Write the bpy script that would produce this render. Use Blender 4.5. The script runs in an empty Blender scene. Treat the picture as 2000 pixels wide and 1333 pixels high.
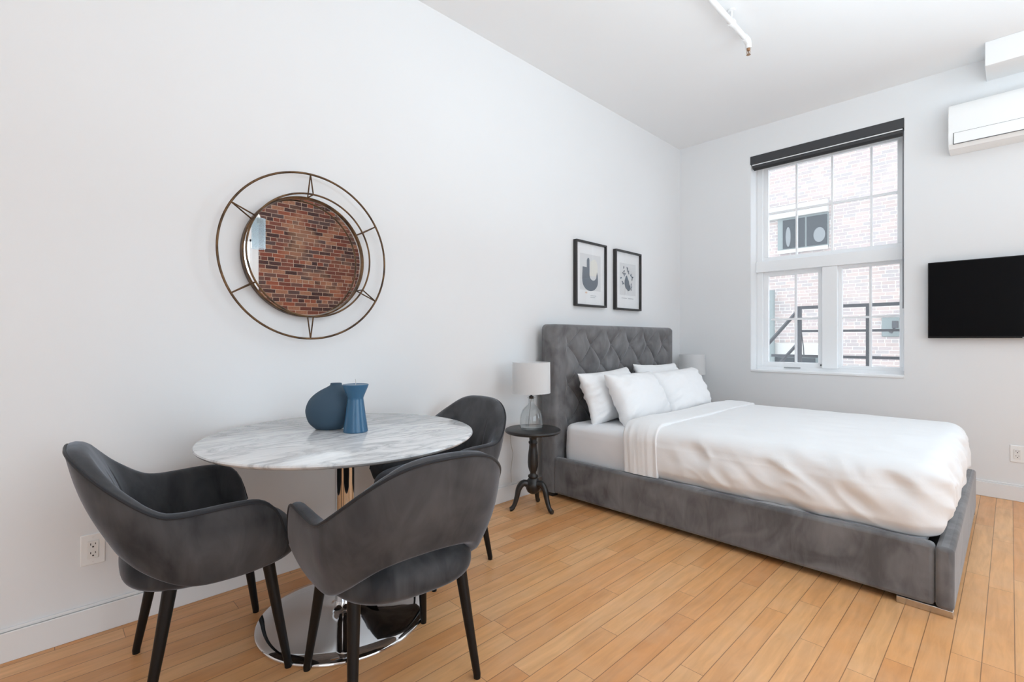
import bpy, math, random
from mathutils import Vector, Matrix, noise
random.seed(7)
PI = math.pi
C = bpy.context.scene.collection
sc = bpy.context.scene

# ------------------------------------------------------------------ camera
cam_d = bpy.data.cameras.new('camera'); cam = bpy.data.objects.new('camera', cam_d); C.objects.link(cam)
cam.location = (-4.98, -2.505, 1.15)
fwd = Vector((.6978, .7163, 0)).normalized()
cam.rotation_euler = fwd.to_track_quat('-Z', 'Y').to_euler()
cam_d.sensor_width = 36; cam_d.lens = 949 / 2000 * 36
cam_d.shift_y = -(663 - 666.5) / 2000 * -1
cam_d.clip_start = .05; cam_d.clip_end = 200
sc.camera = cam

# ------------------------------------------------------------------ world, exposure
sc.view_settings.view_transform = 'Standard'
sc.view_settings.look = 'None'
sc.view_settings.exposure = 0.38
sc.view_settings.gamma = 1
sc.view_settings.use_curve_mapping = False
w = bpy.data.worlds.new('sky'); sc.world = w; w.use_nodes = True
bg = w.node_tree.nodes['Background']
bg.inputs[0].default_value = (.80, .90, 1, 1); bg.inputs[1].default_value = 2.5
try:
    sc.cycles.max_bounces = 14; sc.cycles.diffuse_bounces = 7; sc.cycles.transparent_max_bounces = 16
    sc.cycles.use_denoising = True
except Exception: pass

def area(name, loc, direction, sx, sy, radiance, color=(1, 1, 1), portal=False):
    d = bpy.data.lights.new(name, 'AREA'); d.shape = 'RECTANGLE'; d.size = sx; d.size_y = sy
    d.energy = radiance * PI * sx * sy; d.color = color
    o = bpy.data.objects.new(name, d); C.objects.link(o); o.location = loc
    o.rotation_euler = Vector(direction).to_track_quat('-Z', 'Z').to_euler()
    if portal: d.cycles.is_portal = True
    return o
area('window_portal', (.34, -1.32, 1.89), (-1, 0, 0), 1.18, 2.09, 1, portal=True)
area('daylight_side_window', (.24, -4.05, 1.89), (-1, 0, 0), 1.5, 2.09, 3.8, (.72, .89, 1))
area('daylight_back_window', (-4.15, -6.86, 1.75), (0, 1, 0), 3.7, 2.3, 1.15, (.71, .89, 1))
area('daylight_rear_window', (-8.06, -4.6, 1.7), (1, 0, 0), 2.4, 2.3, .12, (.71, .89, 1))
area('added_ceiling_fill', (-3.0, -3.3, 1.70), (0, 0, 1), 2.0, 2.0, 5.4, (.72, .89, 1))  # added upward fill that brightens the ceiling; no real lamp stands here

# ------------------------------------------------------------------ helpers
def new_mat(name):
    m = bpy.data.materials.new(name); m.use_nodes = True
    nt = m.node_tree; b = nt.nodes['Principled BSDF']
    return m, nt, b
def N(nt, t, **kw):
    n = nt.nodes.new(t)
    for k, v in kw.items(): setattr(n, k, v)
    return n
def L(nt, a, b): nt.links.new(a, b)
def simple(name, col, rough=.5, metal=0, spec=.5, sheen=0, **kw):
    m, nt, b = new_mat(name)
    b.inputs['Base Color'].default_value = (*col, 1); b.inputs['Roughness'].default_value = rough
    b.inputs['Metallic'].default_value = metal; b.inputs['Specular IOR Level'].default_value = spec
    if sheen: b.inputs['Sheen Weight'].default_value = sheen; b.inputs['Sheen Roughness'].default_value = .4
    return m
def math_n(nt, op, a, b=None, c=None):
    n = N(nt, 'ShaderNodeMath', operation=op)
    for i, v in enumerate((a, b, c)):
        if v is None: continue
        if isinstance(v, (int, float)): n.inputs[i].default_value = v
        else: L(nt, v, n.inputs[i])
    return n.outputs[0]
def ramp(nt, fac, stops, interp='LINEAR'):
    n = N(nt, 'ShaderNodeValToRGB'); n.color_ramp.interpolation = interp
    e = n.color_ramp.elements
    while len(e) < len(stops): e.new(.5)
    for i, (p, c) in enumerate(stops):
        e[i].position = p; e[i].color = (*c, 1) if len(c) == 3 else c
    L(nt, fac, n.inputs[0]); return n.outputs[0]
def mixc(nt, fac, a, b, mode='MIX'):
    n = N(nt, 'ShaderNodeMix', data_type='RGBA', blend_type=mode)
    for i, v in ((0, fac), (6, a), (7, b)):
        if isinstance(v, (int, float)): n.inputs[i].default_value = v
        elif isinstance(v, tuple): n.inputs[i].default_value = (*v, 1)
        else: L(nt, v, n.inputs[i])
    return n.outputs[2]
def noise_n(nt, vec, scale, detail=4, rough=.5, dist=0):
    n = N(nt, 'ShaderNodeTexNoise'); n.inputs['Scale'].default_value = scale
    n.inputs['Detail'].default_value = detail; n.inputs['Roughness'].default_value = rough
    n.inputs['Distortion'].default_value = dist
    if vec is not None: L(nt, vec, n.inputs['Vector'])
    return n.outputs['Fac']
def coords(nt, scale=(1, 1, 1), rot=(0, 0, 0), loc=(0, 0, 0)):
    t = N(nt, 'ShaderNodeTexCoord'); m = N(nt, 'ShaderNodeMapping')
    m.inputs['Scale'].default_value = scale; m.inputs['Rotation'].default_value = rot; m.inputs['Location'].default_value = loc
    L(nt, t.outputs['Object'], m.inputs[0]); return m.outputs[0]
def bump(nt, b, h, strength=.3, dist=.01):
    n = N(nt, 'ShaderNodeBump'); n.inputs['Strength'].default_value = strength; n.inputs['Distance'].default_value = dist
    L(nt, h, n.inputs['Height']); L(nt, n.outputs[0], b.inputs['Normal'])

# ------------------------------------------------------------------ materials
def wall_paint(name, col):
    m, nt, b = new_mat(name); b.inputs['Roughness'].default_value = .75
    b.inputs['Specular IOR Level'].default_value = .25
    v = coords(nt); n = noise_n(nt, v, 1.2, 3)
    L(nt, ramp(nt, n, [(.3, tuple(c * .985 for c in col)), (.7, col)]), b.inputs['Base Color'])
    bump(nt, b, noise_n(nt, v, 260, 2), .05, .002)
    return m
M = {}
M['wall'] = wall_paint('white_wall_paint', (.80, .805, .81))
M['ceiling'] = wall_paint('white_ceiling_paint', (.86, .865, .87))
M['trim'] = simple('white_trim_paint', (.80, .80, .80), .45)
M['frame_white'] = simple('white_window_vinyl', (.88, .89, .90), .35)
M['plastic'] = simple('white_plastic', (.86, .86, .85), .3)
M['ivory'] = simple('light_almond_plastic', (.80, .79, .77), .3)
M['darkslot'] = simple('dark_slot', (.01, .01, .01), .6)

def floor_mat():
    m, nt, b = new_mat('maple_floorboards')
    t = N(nt, 'ShaderNodeTexCoord'); s = N(nt, 'ShaderNodeSeparateXYZ'); L(nt, t.outputs['Object'], s.inputs[0])
    W = .0825
    yy = math_n(nt, 'DIVIDE', math_n(nt, 'ADD', s.outputs[1], 2.433 + 100 * W), W)
    row = math_n(nt, 'FLOOR', yy); fy = math_n(nt, 'FRACT', yy)
    wn = N(nt, 'ShaderNodeTexWhiteNoise', noise_dimensions='1D'); L(nt, row, wn.inputs['W'])
    ln = math_n(nt, 'ADD', math_n(nt, 'MULTIPLY', wn.outputs['Value'], .5), .72)
    xo = math_n(nt, 'MULTIPLY', wn.outputs['Value'], 37.7)
    xx = math_n(nt, 'DIVIDE', math_n(nt, 'ADD', math_n(nt, 'ADD', s.outputs[0], 20), xo), ln)
    col = math_n(nt, 'FLOOR', xx); fx = math_n(nt, 'FRACT', xx)
    cv = N(nt, 'ShaderNodeCombineXYZ'); L(nt, row, cv.inputs[0]); L(nt, col, cv.inputs[1])
    w2 = N(nt, 'ShaderNodeTexWhiteNoise', noise_dimensions='2D'); L(nt, cv.outputs[0], w2.inputs['Vector'])
    base = ramp(nt, w2.outputs['Value'], [(0, (.70, .31, .110)), (.25, (.76, .37, .145)), (.6, (.81, .42, .175)), (1, (.85, .48, .22))])
    # grain per board
    cg = N(nt, 'ShaderNodeCombineXYZ')
    L(nt, math_n(nt, 'ADD', math_n(nt, 'MULTIPLY', s.outputs[0], 1.6), math_n(nt, 'MULTIPLY', w2.outputs['Value'], 40)), cg.inputs[0])
    L(nt, math_n(nt, 'MULTIPLY', s.outputs[1], 14), cg.inputs[1])
    g = noise_n(nt, cg.outputs[0], 2.2, 6, .6, .6)
    c1 = mixc(nt, ramp(nt, g, [(.35, (0, 0, 0)), (.75, (.55, .55, .55))]), base, (.44, .215, .09))
    g2 = noise_n(nt, t.outputs['Object'], 7, 3)
    c2 = mixc(nt, ramp(nt, g2, [(.4, (0, 0, 0)), (.8, (.3, .3, .3))]), c1, (.74, .50, .31))
    ey = math_n(nt, 'MINIMUM', fy, math_n(nt, 'SUBTRACT', 1, fy))
    ex = math_n(nt, 'MULTIPLY', math_n(nt, 'MINIMUM', fx, math_n(nt, 'SUBTRACT', 1, fx)), ln)
    sy = math_n(nt, 'LESS_THAN', ey, .016); sx = math_n(nt, 'LESS_THAN', ex, .0010)
    seam = math_n(nt, 'MAXIMUM', sy, sx)
    fin = mixc(nt, math_n(nt, 'MULTIPLY', seam, .72), c2, (.13, .055, .02))
    L(nt, fin, b.inputs['Base Color'])
    L(nt, math_n(nt, 'ADD', math_n(nt, 'MULTIPLY', g, .15), .27), b.inputs['Roughness'])
    b.inputs['Specular IOR Level'].default_value = .45
    bump(nt, b, math_n(nt, 'SUBTRACT', math_n(nt, 'MULTIPLY', g2, .08), seam), .25, .0015)
    return m
M['floor'] = floor_mat()

def velvet(name, dark, light, sheen, scale=9, sheen_tint=(.75, .77, .85)):
    m, nt, b = new_mat(name); v = coords(nt)
    n1 = noise_n(nt, v, scale * .45, 2, .5, 1.3); n2 = noise_n(nt, coords(nt, (1, 1, .35)), scale * 1.8, 4, .6, .8)
    f = math_n(nt, 'ADD', math_n(nt, 'MULTIPLY', n1, .6), math_n(nt, 'MULTIPLY', n2, .4))
    L(nt, ramp(nt, f, [(.36, dark), (.50, tuple((a + c) / 2 for a, c in zip(dark, light))), (.66, light)]), b.inputs['Base Color'])
    b.inputs['Roughness'].default_value = .85; b.inputs['Specular IOR Level'].default_value = .15
    b.inputs['Sheen Weight'].default_value = sheen; b.inputs['Sheen Roughness'].default_value = .35
    b.inputs['Sheen Tint'].default_value = (*sheen_tint, 1)
    bump(nt, b, noise_n(nt, v, 420, 2), .12, .001)
    return m
M['chair_velvet'] = velvet('charcoal_velvet', (.028, .029, .032), (.095, .094, .098), .5, 6, (.66, .71, .80))
M['piping'] = simple('black_piping', (.014, .015, .019), .8, sheen=.15)
M['bed_velvet'] = velvet('grey_velvet', (.108, .104, .106), (.215, .212, .216), .5, 9, (.88, .88, .90))
M['black_leg'] = simple('black_lacquer', (.0035, .0035, .004), .38, spec=.3)
M['chrome'] = simple('chrome', (.72, .72, .73), .035, 1)
M['foot_metal'] = simple('brushed_nickel', (.55, .52, .48), .25, 1)
M['bronze'] = None
def bronze():
    m, nt, b = new_mat('antique_bronze'); n = noise_n(nt, coords(nt), 22, 4)
    L(nt, ramp(nt, n, [(.35, (.055, .034, .022)), (.65, (.17, .095, .045))]), b.inputs['Base Color'])
    b.inputs['Metallic'].default_value = .75; b.inputs['Roughness'].default_value = .42
    return m
M['bronze'] = bronze()
M['mirror'] = simple('silvered_glass', (.93, .93, .93), .0, 1)
def marble():
    m, nt, b = new_mat('white_veined_marble')
    v = coords(nt, (1, 1, 1), (0, 0, .6)); v2 = coords(nt, (1.0, 3.0, 1), (0, 0, .45))
    a = noise_n(nt, v2, 3.2, 9, .62, .9)
    vein = math_n(nt, 'ABSOLUTE', math_n(nt, 'SUBTRACT', a, .5))
    c = ramp(nt, vein, [(0, (.40, .41, .43)), (.018, (.56, .57, .585)), (.07, (.74, .745, .75)), (.2, (.80, .80, .80))])
    cl = noise_n(nt, v2, 2.3, 6, .6, .6)
    c = mixc(nt, ramp(nt, cl, [(.42, (0, 0, 0)), (.72, (.75, .75, .75))]), c, (.60, .61, .625))
    fine = noise_n(nt, v2, 15, 6, .65, .5)
    c = mixc(nt, ramp(nt, fine, [(.5, (0, 0, 0)), (.72, (.5, .5, .5))]), c, (.58, .59, .60))
    L(nt, c, b.inputs['Base Color']); b.inputs['Roughness'].default_value = .12
    return m
M['marble'] = marble()
def fabric_white(name, col, rough=.9, sc_=14, st=.25):
    m, nt, b = new_mat(name); b.inputs['Base Color'].default_value = (*col, 1); b.inputs['Roughness'].default_value = rough
    b.inputs['Specular IOR Level'].default_value = .2; b.inputs['Sheen Weight'].default_value = .1
    n = noise_n(nt, coords(nt, (1, 1, .5)), sc_, 5, .55, .6)
    bump(nt, b, n, st, .008); return m
M['duvet'] = fabric_white('white_cotton', (.83, .83, .835))
M['sheet'] = fabric_white('white_sheet_cotton', (.80, .80, .815), .9, 9, .2)
M['pillow'] = fabric_white('white_pillow_cotton', (.85, .85, .855), .9, 10, .35)
M['black_wood'] = simple('black_stained_wood', (.018, .016, .015), .35)
M['shade'] = None
def shade():
    m, nt, b = new_mat('white_linen_shade'); b.inputs['Base Color'].default_value = (.84, .84, .84, 1); b.inputs['Roughness'].default_value = .85
    tr = N(nt, 'ShaderNodeBsdfTranslucent'); tr.inputs[0].default_value = (.85, .85, .85, 1)
    mx = N(nt, 'ShaderNodeMixShader'); mx.inputs[0].default_value = .35
    L(nt, b.outputs[0], mx.inputs[1]); L(nt, tr.outputs[0], mx.inputs[2]); L(nt, mx.outputs[0], nt.nodes['Material Output'].inputs[0])
    return m
M['shade'] = shade()
def glass(name, tint=(1, 1, 1), haze=0.0, refl=1.0, hazecol=(.9, .93, .96)):
    m, nt, b = new_mat(name); nt.nodes.remove(b)
    t = N(nt, 'ShaderNodeBsdfTransparent'); t.inputs[0].default_value = (*tint, 1)
    g = N(nt, 'ShaderNodeBsdfGlossy'); g.inputs['Roughness'].default_value = .01
    fr = N(nt, 'ShaderNodeFresnel'); fr.inputs[0].default_value = 1.45
    ge = N(nt, 'ShaderNodeNewGeometry')
    f = math_n(nt, 'MULTIPLY', math_n(nt, 'MULTIPLY', fr.outputs[0], refl), math_n(nt, 'SUBTRACT', 1, ge.outputs['Backfacing']))
    mx = N(nt, 'ShaderNodeMixShader'); L(nt, f, mx.inputs[0]); L(nt, t.outputs[0], mx.inputs[1]); L(nt, g.outputs[0], mx.inputs[2])
    out = mx.outputs[0]
    if haze:
        d = N(nt, 'ShaderNodeBsdfTranslucent'); d.inputs[0].default_value = (*hazecol, 1)
        m2 = N(nt, 'ShaderNodeMixShader'); m2.inputs[0].default_value = haze
        L(nt, out, m2.inputs[1]); L(nt, d.outputs[0], m2.inputs[2]); out = m2.outputs[0]
    L(nt, out, nt.nodes['Material Output'].inputs[0]); return m
M['window_glass'] = glass('hazed_window_glass', (.97, .97, .97), .07, .5)  # translucent mix puts the washed-out haze of the bright view into the panes
M['picture_glass'] = glass('picture_glass', (1, 1, 1), 0, 1)
M['bottle_glass'] = glass('bottle_glass', (.95, .96, .96), .06, 2.2)
M['pendant_glass'] = glass('pendant_glass', (.70, .73, .74), .12, 1.6)
M['blind'] = simple('charcoal_blind', (.045, .046, .05), .6)
M['blind_dark'] = simple('black_blind_bar', (.012, .012, .013), .5)
M['screen'] = simple('black_screen', (.0012, .0012, .002), .28, spec=.12)
M['black_plastic'] = simple('black_plastic', (.004, .004, .005), .3, spec=.3)
M['vase_blue'] = simple('matte_slate_blue', (.038, .075, .115), .72)
M['candle_blue'] = simple('glossy_blue_wax', (.030, .115, .215), .28)
M['wick'] = simple('pale_wick', (.6, .58, .55), .8)
M['frame_black'] = simple('black_frame', (.020, .019, .019), .4)
M['paper'] = simple('off_white_paper', (.78, .79, .80), .8)
M['paper_grey'] = simple('pale_grey_print', (.66, .67, .68), .8)
M['print_blue'] = simple('slate_blue_print', (.13, .155, .19), .8)
M['print_cream'] = simple('cream_print', (.72, .71, .66), .8)
M['print_text'] = simple('grey_print_text', (.45, .46, .48), .8)
M['print_peach'] = simple('peach_print', (.72, .55, .44), .8)
M['brass'] = simple('aged_brass', (.45, .28, .17), .35, 1)
M['pipe_white'] = simple('white_painted_pipe', (.83, .83, .83), .4)
M['iron'] = simple('dark_iron', (.045, .047, .052), .6)
M['stone'] = simple('pale_stone', (.50, .485, .45), .8)
M['ext_dark'] = simple('far_dark_glass', (.035, .042, .046), .7, spec=.0)
M['ext_green'] = simple('grey_green_paint', (.13, .16, .155), .6)
M['ext_pipe'] = simple('grey_green_pipe', (.20, .23, .22), .6)

def brick(name, cols, mortar, ax=('x', 'z'), bw=.215, rh=.072, mort=.009, patch=None, bstr=.5, painted=None, offs=.5):
    m, nt, b = new_mat(name)
    t = N(nt, 'ShaderNodeTexCoord'); s = N(nt, 'ShaderNodeSeparateXYZ'); L(nt, t.outputs['Object'], s.inputs[0])
    idx = {'x': 0, 'y': 1, 'z': 2}
    cv = N(nt, 'ShaderNodeCombineXYZ'); L(nt, s.outputs[idx[ax[0]]], cv.inputs[0]); L(nt, s.outputs[idx[ax[1]]], cv.inputs[1])
    wob = N(nt, 'ShaderNodeTexNoise'); wob.inputs['Scale'].default_value = 7; L(nt, cv.outputs[0], wob.inputs['Vector'])
    vm = N(nt, 'ShaderNodeVectorMath', operation='MULTIPLY_ADD'); L(nt, wob.outputs['Color'], vm.inputs[0]); vm.inputs[1].default_value = (.016, .012, 0)
    L(nt, cv.outputs[0], vm.inputs[2])
    u = N(nt, 'ShaderNodeSeparateXYZ'); L(nt, vm.outputs[0], u.inputs[0])
    ry = math_n(nt, 'DIVIDE', math_n(nt, 'ADD', u.outputs[1], 50), rh); row = math_n(nt, 'FLOOR', ry); fy = math_n(nt, 'FRACT', ry)
    wn = N(nt, 'ShaderNodeTexWhiteNoise', noise_dimensions='1D'); L(nt, row, wn.inputs['W'])
    alt = math_n(nt, 'MODULO', row, 5.0)
    hdr = math_n(nt, 'LESS_THAN', alt, .5)                      # every fifth course is headers
    bwid = math_n(nt, 'SUBTRACT', bw, math_n(nt, 'MULTIPLY', hdr, bw * .48))
    rx = math_n(nt, 'ADD', math_n(nt, 'DIVIDE', math_n(nt, 'ADD', u.outputs[0], 50), bwid), math_n(nt, 'MULTIPLY', wn.outputs['Value'], .35))
    rx = math_n(nt, 'ADD', rx, math_n(nt, 'MULTIPLY', math_n(nt, 'MODULO', row, 2.0), offs))
    col = math_n(nt, 'FLOOR', rx); fx = math_n(nt, 'FRACT', rx)
    ey = math_n(nt, 'MULTIPLY', math_n(nt, 'MINIMUM', fy, math_n(nt, 'SUBTRACT', 1, fy)), rh)
    ex = math_n(nt, 'MULTIPLY', math_n(nt, 'MINIMUM', fx, math_n(nt, 'SUBTRACT', 1, fx)), bwid)
    e = math_n(nt, 'MINIMUM', ex, ey)
    rough = noise_n(nt, cv.outputs[0], 60, 3)
    e = math_n(nt, 'ADD', e, math_n(nt, 'MULTIPLY', math_n(nt, 'SUBTRACT', rough, .5), .006))
    mo = math_n(nt, 'LESS_THAN', e, mort * .5)
    rc = N(nt, 'ShaderNodeCombineXYZ'); L(nt, row, rc.inputs[0]); L(nt, col, rc.inputs[1])
    w2 = N(nt, 'ShaderNodeTexWhiteNoise', noise_dimensions='2D'); L(nt, rc.outputs[0], w2.inputs['Vector'])
    base = ramp(nt, w2.outputs['Value'], [(i / (len(cols)), c) for i, c in enumerate(cols)], 'CONSTANT')
    g = noise_n(nt, cv.outputs[0], 28, 4, .6)
    base = mixc(nt, ramp(nt, g, [(.35, (0, 0, 0)), (.8, (.6, .6, .6))]), base, cols[0])
    c = base
    if patch:
        p = noise_n(nt, cv.outputs[0], 1.15, 5, .55, .4)
        c = mixc(nt, ramp(nt, p, [(.53, (0, 0, 0)), (.62, (.8, .8, .8))]), c, patch)
        c = mixc(nt, .45, c, base)
    c = mixc(nt, mo, c, mortar)
    L(nt, c, b.inputs['Base Color']); b.inputs['Roughness'].default_value = .9
    bump(nt, b, math_n(nt, 'SUBTRACT', math_n(nt, 'MULTIPLY', rough, .3), mo), bstr, .01)
    return m
M['brick_in'] = brick('old_red_brick', [(.15, .048, .034), (.22, .06, .036), (.050, .030, .030), (.30, .09, .048), (.085, .060, .058), (.14, .075, .062), (.36, .17, .10), (.038, .024, .024), (.19, .065, .045)], (.48, .36, .28), patch=(.44, .235, .135))
M['brick_out'] = brick('weathered_brick', [(.42, .345, .325), (.38, .325, .31), (.46, .365, .335), (.43, .335, .30), (.37, .335, .32), (.49, .38, .335)], (.64, .61, .57), ax=('y', 'z'), bstr=.2, patch=(.50, .42, .38))

# ------------------------------------------------------------------ mesh helpers
class MB:
    def __init__(s): s.v = []; s.f = []; s.m = []
    def add(s, vs, fs, mi=0):
        o = len(s.v); s.v += [tuple(v) for v in vs]; s.f += [tuple(i + o for i in f) for f in fs]; s.m += [mi] * len(fs); return s
    def box(s, x0, x1, y0, y1, z0, z1, mi=0, mat=None):
        vs = [Vector((x, y, z)) for z in (z0, z1) for y in (y0, y1) for x in (x0, x1)]
        if mat: vs = [mat @ v for v in vs]
        return s.add(vs, [(0, 2, 3, 1), (4, 5, 7, 6), (0, 1, 5, 4), (2, 6, 7, 3), (0, 4, 6, 2), (1, 3, 7, 5)], mi)
    def tube(s, pts, r, n=12, closed=False, caps=True, mi=0, sy=1):
        pts = [Vector(p) for p in pts]; K = len(pts)
        rs = r if isinstance(r, (list, tuple)) else [r] * K
        vs = []; prev = None
        for i, p in enumerate(pts):
            if closed: t = pts[(i + 1) % K] - pts[i - 1]
            else: t = pts[min(i + 1, K - 1)] - pts[max(i - 1, 0)]
            t.normalize()
            if prev is None:
                a = Vector((0, 0, 1)) if abs(t.z) < .9 else Vector((1, 0, 0)); u = t.cross(a).normalized()
            else: u = (prev - t * prev.dot(t)).normalized()
            prev = u; w_ = t.cross(u)
            for k in range(n):
                a = 2 * PI * k / n; vs.append(p + (u * math.cos(a) + w_ * math.sin(a) * sy) * rs[i])
        fs = []
        for i in range(K if closed else K - 1):
            j = (i + 1) % K
            for k in range(n):
                l = (k + 1) % n; fs.append((i * n + k, i * n + l, j * n + l, j * n + k))
        if caps and not closed: fs += [tuple(range(n))[::-1], tuple(range((K - 1) * n, K * n))]
        return s.add(vs, fs, mi)
    def lathe(s, prof, c=(0, 0, 0), n=48, axis='z', mi=0, off=None, sc2=(1, 1), cap=True):
        vs = []; c = Vector(c)
        for i, (r, z) in enumerate(prof):
            ox = off[i] if off else 0
            for k in range(n):
                a = 2 * PI * k / n; x, y = ox + r * math.cos(a) * sc2[0], r * math.sin(a) * sc2[1]
                if axis == 'z': p = Vector((x, y, z))
                elif axis == 'y': p = Vector((x, z, y))
                else: p = Vector((z, x, y))
                vs.append(c + p)
        fs = []
        for i in range(len(prof) - 1):
            for k in range(n):
                l = (k + 1) % n; fs.append((i * n + k, i * n + l, (i + 1) * n + l, (i + 1) * n + k))
        if cap:
            if prof[0][0] > 1e-6: fs.append(tuple(range(n))[::-1])
            if prof[-1][0] > 1e-6: fs.append(tuple(range((len(prof) - 1) * n, len(prof) * n)))
        return s.add(vs, fs, mi)
    def grid(s, fn, nu, nv, cu=False, cv=False, mi=0):
        vs = [fn(i / (nu if cu else nu - 1), j / (nv if cv else nv - 1)) for i in range(nu) for j in range(nv)]
        fs = []
        for i in range(nu if cu else nu - 1):
            for j in range(nv if cv else nv - 1):
                i2 = (i + 1) % nu; j2 = (j + 1) % nv
                fs.append((i * nv + j, i2 * nv + j, i2 * nv + j2, i * nv + j2))
        return s.add(vs, fs, mi)
    def build(s, name, mats, parent=None, bevel=0, seg=3, sub=0, angle=40, fix=True, loc=None):
        me = bpy.data.meshes.new(name)
        vs = s.v
        if loc: L0 = Vector(loc); vs = [Vector(v) - L0 for v in vs]
        me.from_pydata([tuple(v) for v in vs], [], s.f); me.update()
        if not isinstance(mats, (list, tuple)): mats = [mats]
        for m in mats: me.materials.append(m)
        for p, mi in zip(me.polygons, s.m): p.material_index = mi; p.use_smooth = True
        if fix:
            import bmesh
            bm = bmesh.new(); bm.from_mesh(me); bmesh.ops.remove_doubles(bm, verts=bm.verts, dist=1e-5)
            bmesh.ops.recalc_face_normals(bm, faces=bm.faces); bm.to_mesh(me); bm.free()
        try: me.set_sharp_from_angle(angle=math.radians(angle))
        except Exception: pass
        o = bpy.data.objects.new(name, me); C.objects.link(o)
        if loc: o.location = loc
        if bevel:
            b = o.modifiers.new('bevel', 'BEVEL'); b.width = bevel; b.segments = seg; b.limit_method = 'ANGLE'; b.angle_limit = math.radians(40)
        if sub:
            b = o.modifiers.new('sub', 'SUBSURF'); b.levels = sub; b.render_levels = sub
        if parent: o.parent = parent
        return o
def thing(name, label, cat, loc=(0, 0, 0), rz=0, group=None):
    o = bpy.data.objects.new(name, None); C.objects.link(o); o.location = loc; o.rotation_euler = (0, 0, rz)
    o.empty_display_size = .1; o['label'] = label; o['category'] = cat
    if group: o['group'] = group
    return o
def tag(o, label, cat, group=None):
    o['label'] = label; o['category'] = cat
    if group: o['group'] = group
    return o
def struct(o, label=None):
    o['kind'] = 'structure'
    if label: o['label'] = label
    return o
def dup(root, loc, rz, label, group=None):
    r = root.copy(); C.objects.link(r); r.location = loc; r.rotation_euler = (0, 0, rz); r['label'] = label
    if group: r['group'] = group
    for ch in list(root.children):
        c = ch.copy(); C.objects.link(c); c.parent = r
        for g in ch.children:
            d = g.copy(); C.objects.link(d); d.parent = c
    return r
def cr(tab, t):
    """Catmull-Rom through rows (t, values...)"""
    n = len(tab)
    for i in range(n - 1):
        if t <= tab[i + 1][0] or i == n - 2: break
    t0, t1 = tab[i][0], tab[i + 1][0]; u = min(max((t - t0) / (t1 - t0), 0), 1)
    out = []
    for k in range(1, len(tab[0])):
        p1, p2 = tab[i][k], tab[i + 1][k]
        m1 = (p2 - tab[i - 1][k]) / (t1 - tab[i - 1][0]) if i > 0 else (p2 - p1) / (t1 - t0)
        m2 = (tab[i + 2][k] - p1) / (tab[i + 2][0] - t0) if i + 2 < n else (p2 - p1) / (t1 - t0)
        m1 *= t1 - t0; m2 *= t1 - t0
        out.append((2 * u**3 - 3 * u**2 + 1) * p1 + (u**3 - 2 * u**2 + u) * m1 + (-2 * u**3 + 3 * u**2) * p2 + (u**3 - u**2) * m2)
    return out

# ------------------------------------------------------------------ room shell
H = 3.205; RX0 = -8.0; RY0 = -6.8
struct(MB().box(RX0 - .2, .0, RY0 - .2, .0, -.1, 0).build('floor', M['floor']))
HB = 4.3; YS = -4.5
struct(MB().box(RX0 - .2, .3, YS, .2, H, H + .15).box(RX0 - .2, .3, RY0 - .2, YS, HB, HB + .15).box(RX0 - .2, .3, YS, YS + .1, H + .15, HB + .15).build('ceiling', M['ceiling']))
struct(MB().box(RX0 - .2, .3, 0, .2, -.1, H).build('wall_left', M['wall']))
WY0, WY1, WZ0, WZ1 = -1.908, -.733, .848, 2.932
TH = .30
def wall_x(y_list):
    mb = MB(); a = 0.0
    for (ya, yb) in y_list:   # openings from y=0 downwards
        mb.box(0, TH, yb, a, -.1, H); mb.box(0, TH, ya, yb, -.1, WZ0); mb.box(0, TH, ya, yb, WZ1, H); a = ya
    mb.box(0, TH, RY0 - .2, a, -.1, H); mb.box(0, TH, RY0 - .2, YS, H, HB); return mb
struct(wall_x([(WY0, WY1), (-4.8, -3.3)]).build('wall_right', M['wall']))
# wall behind the camera: old brick up to x=-2.2, plaster with a wide window beyond
struct(MB().box(-2.2, 0, RY0 - .2, RY0, -.1, HB).build('wall_back', M['brick_in']))
mb = MB(); mb.box(RX0 - .2, -6.0, RY0 - .2, RY0, -.1, H); mb.box(-6.0, -2.3, RY0 - .2, RY0, -.1, .6); mb.box(-6.0, -2.3, RY0 - .2, RY0, 2.9, HB); mb.box(-2.3, -2.2, RY0 - .2, RY0, -.1, HB); mb.box(RX0 - .2, -6.0, RY0 - .2, RY0, H, HB)
struct(mb.build('wall_back', M['wall']))
mb = MB(); mb.box(RX0 - .2, RX0, -3.4, 0, -.1, H); mb.box(RX0 - .2, RX0, RY0, -5.8, -.1, H); mb.box(RX0 - .2, RX0, -5.8, -3.4, -.1, .55); mb.box(RX0 - .2, RX0, -5.8, -3.4, 2.85, H); mb.box(RX0 - .2, RX0, RY0, YS, H, HB)
struct(mb.build('wall_rear', M['wall']))
# baseboards
def base_prof(mb, a, b, axis):
    h, t = .118, .016
    if axis == 'x': mb.box(a, b, -t, 0, 0, h - .012); mb.box(a, b, -t * .55, 0, h - .012, h)
    else: mb.box(-t, 0, a, b, 0, h - .012); mb.box(-t * .55, 0, a, b, h - .012, h)
    return mb
struct(base_prof(MB(), RX0, 0, 'x').build('baseboard_left', M['trim'], bevel=.003))
struct(base_prof(MB(), RY0, 0, 'y').build('baseboard_right', M['trim'], bevel=.003))
# bulkhead at the ceiling above the air conditioner
struct(MB().box(-.29, 0, RY0, -2.38, 3.04, H).build('trim_1', M['ceiling'], bevel=.004))

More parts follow.
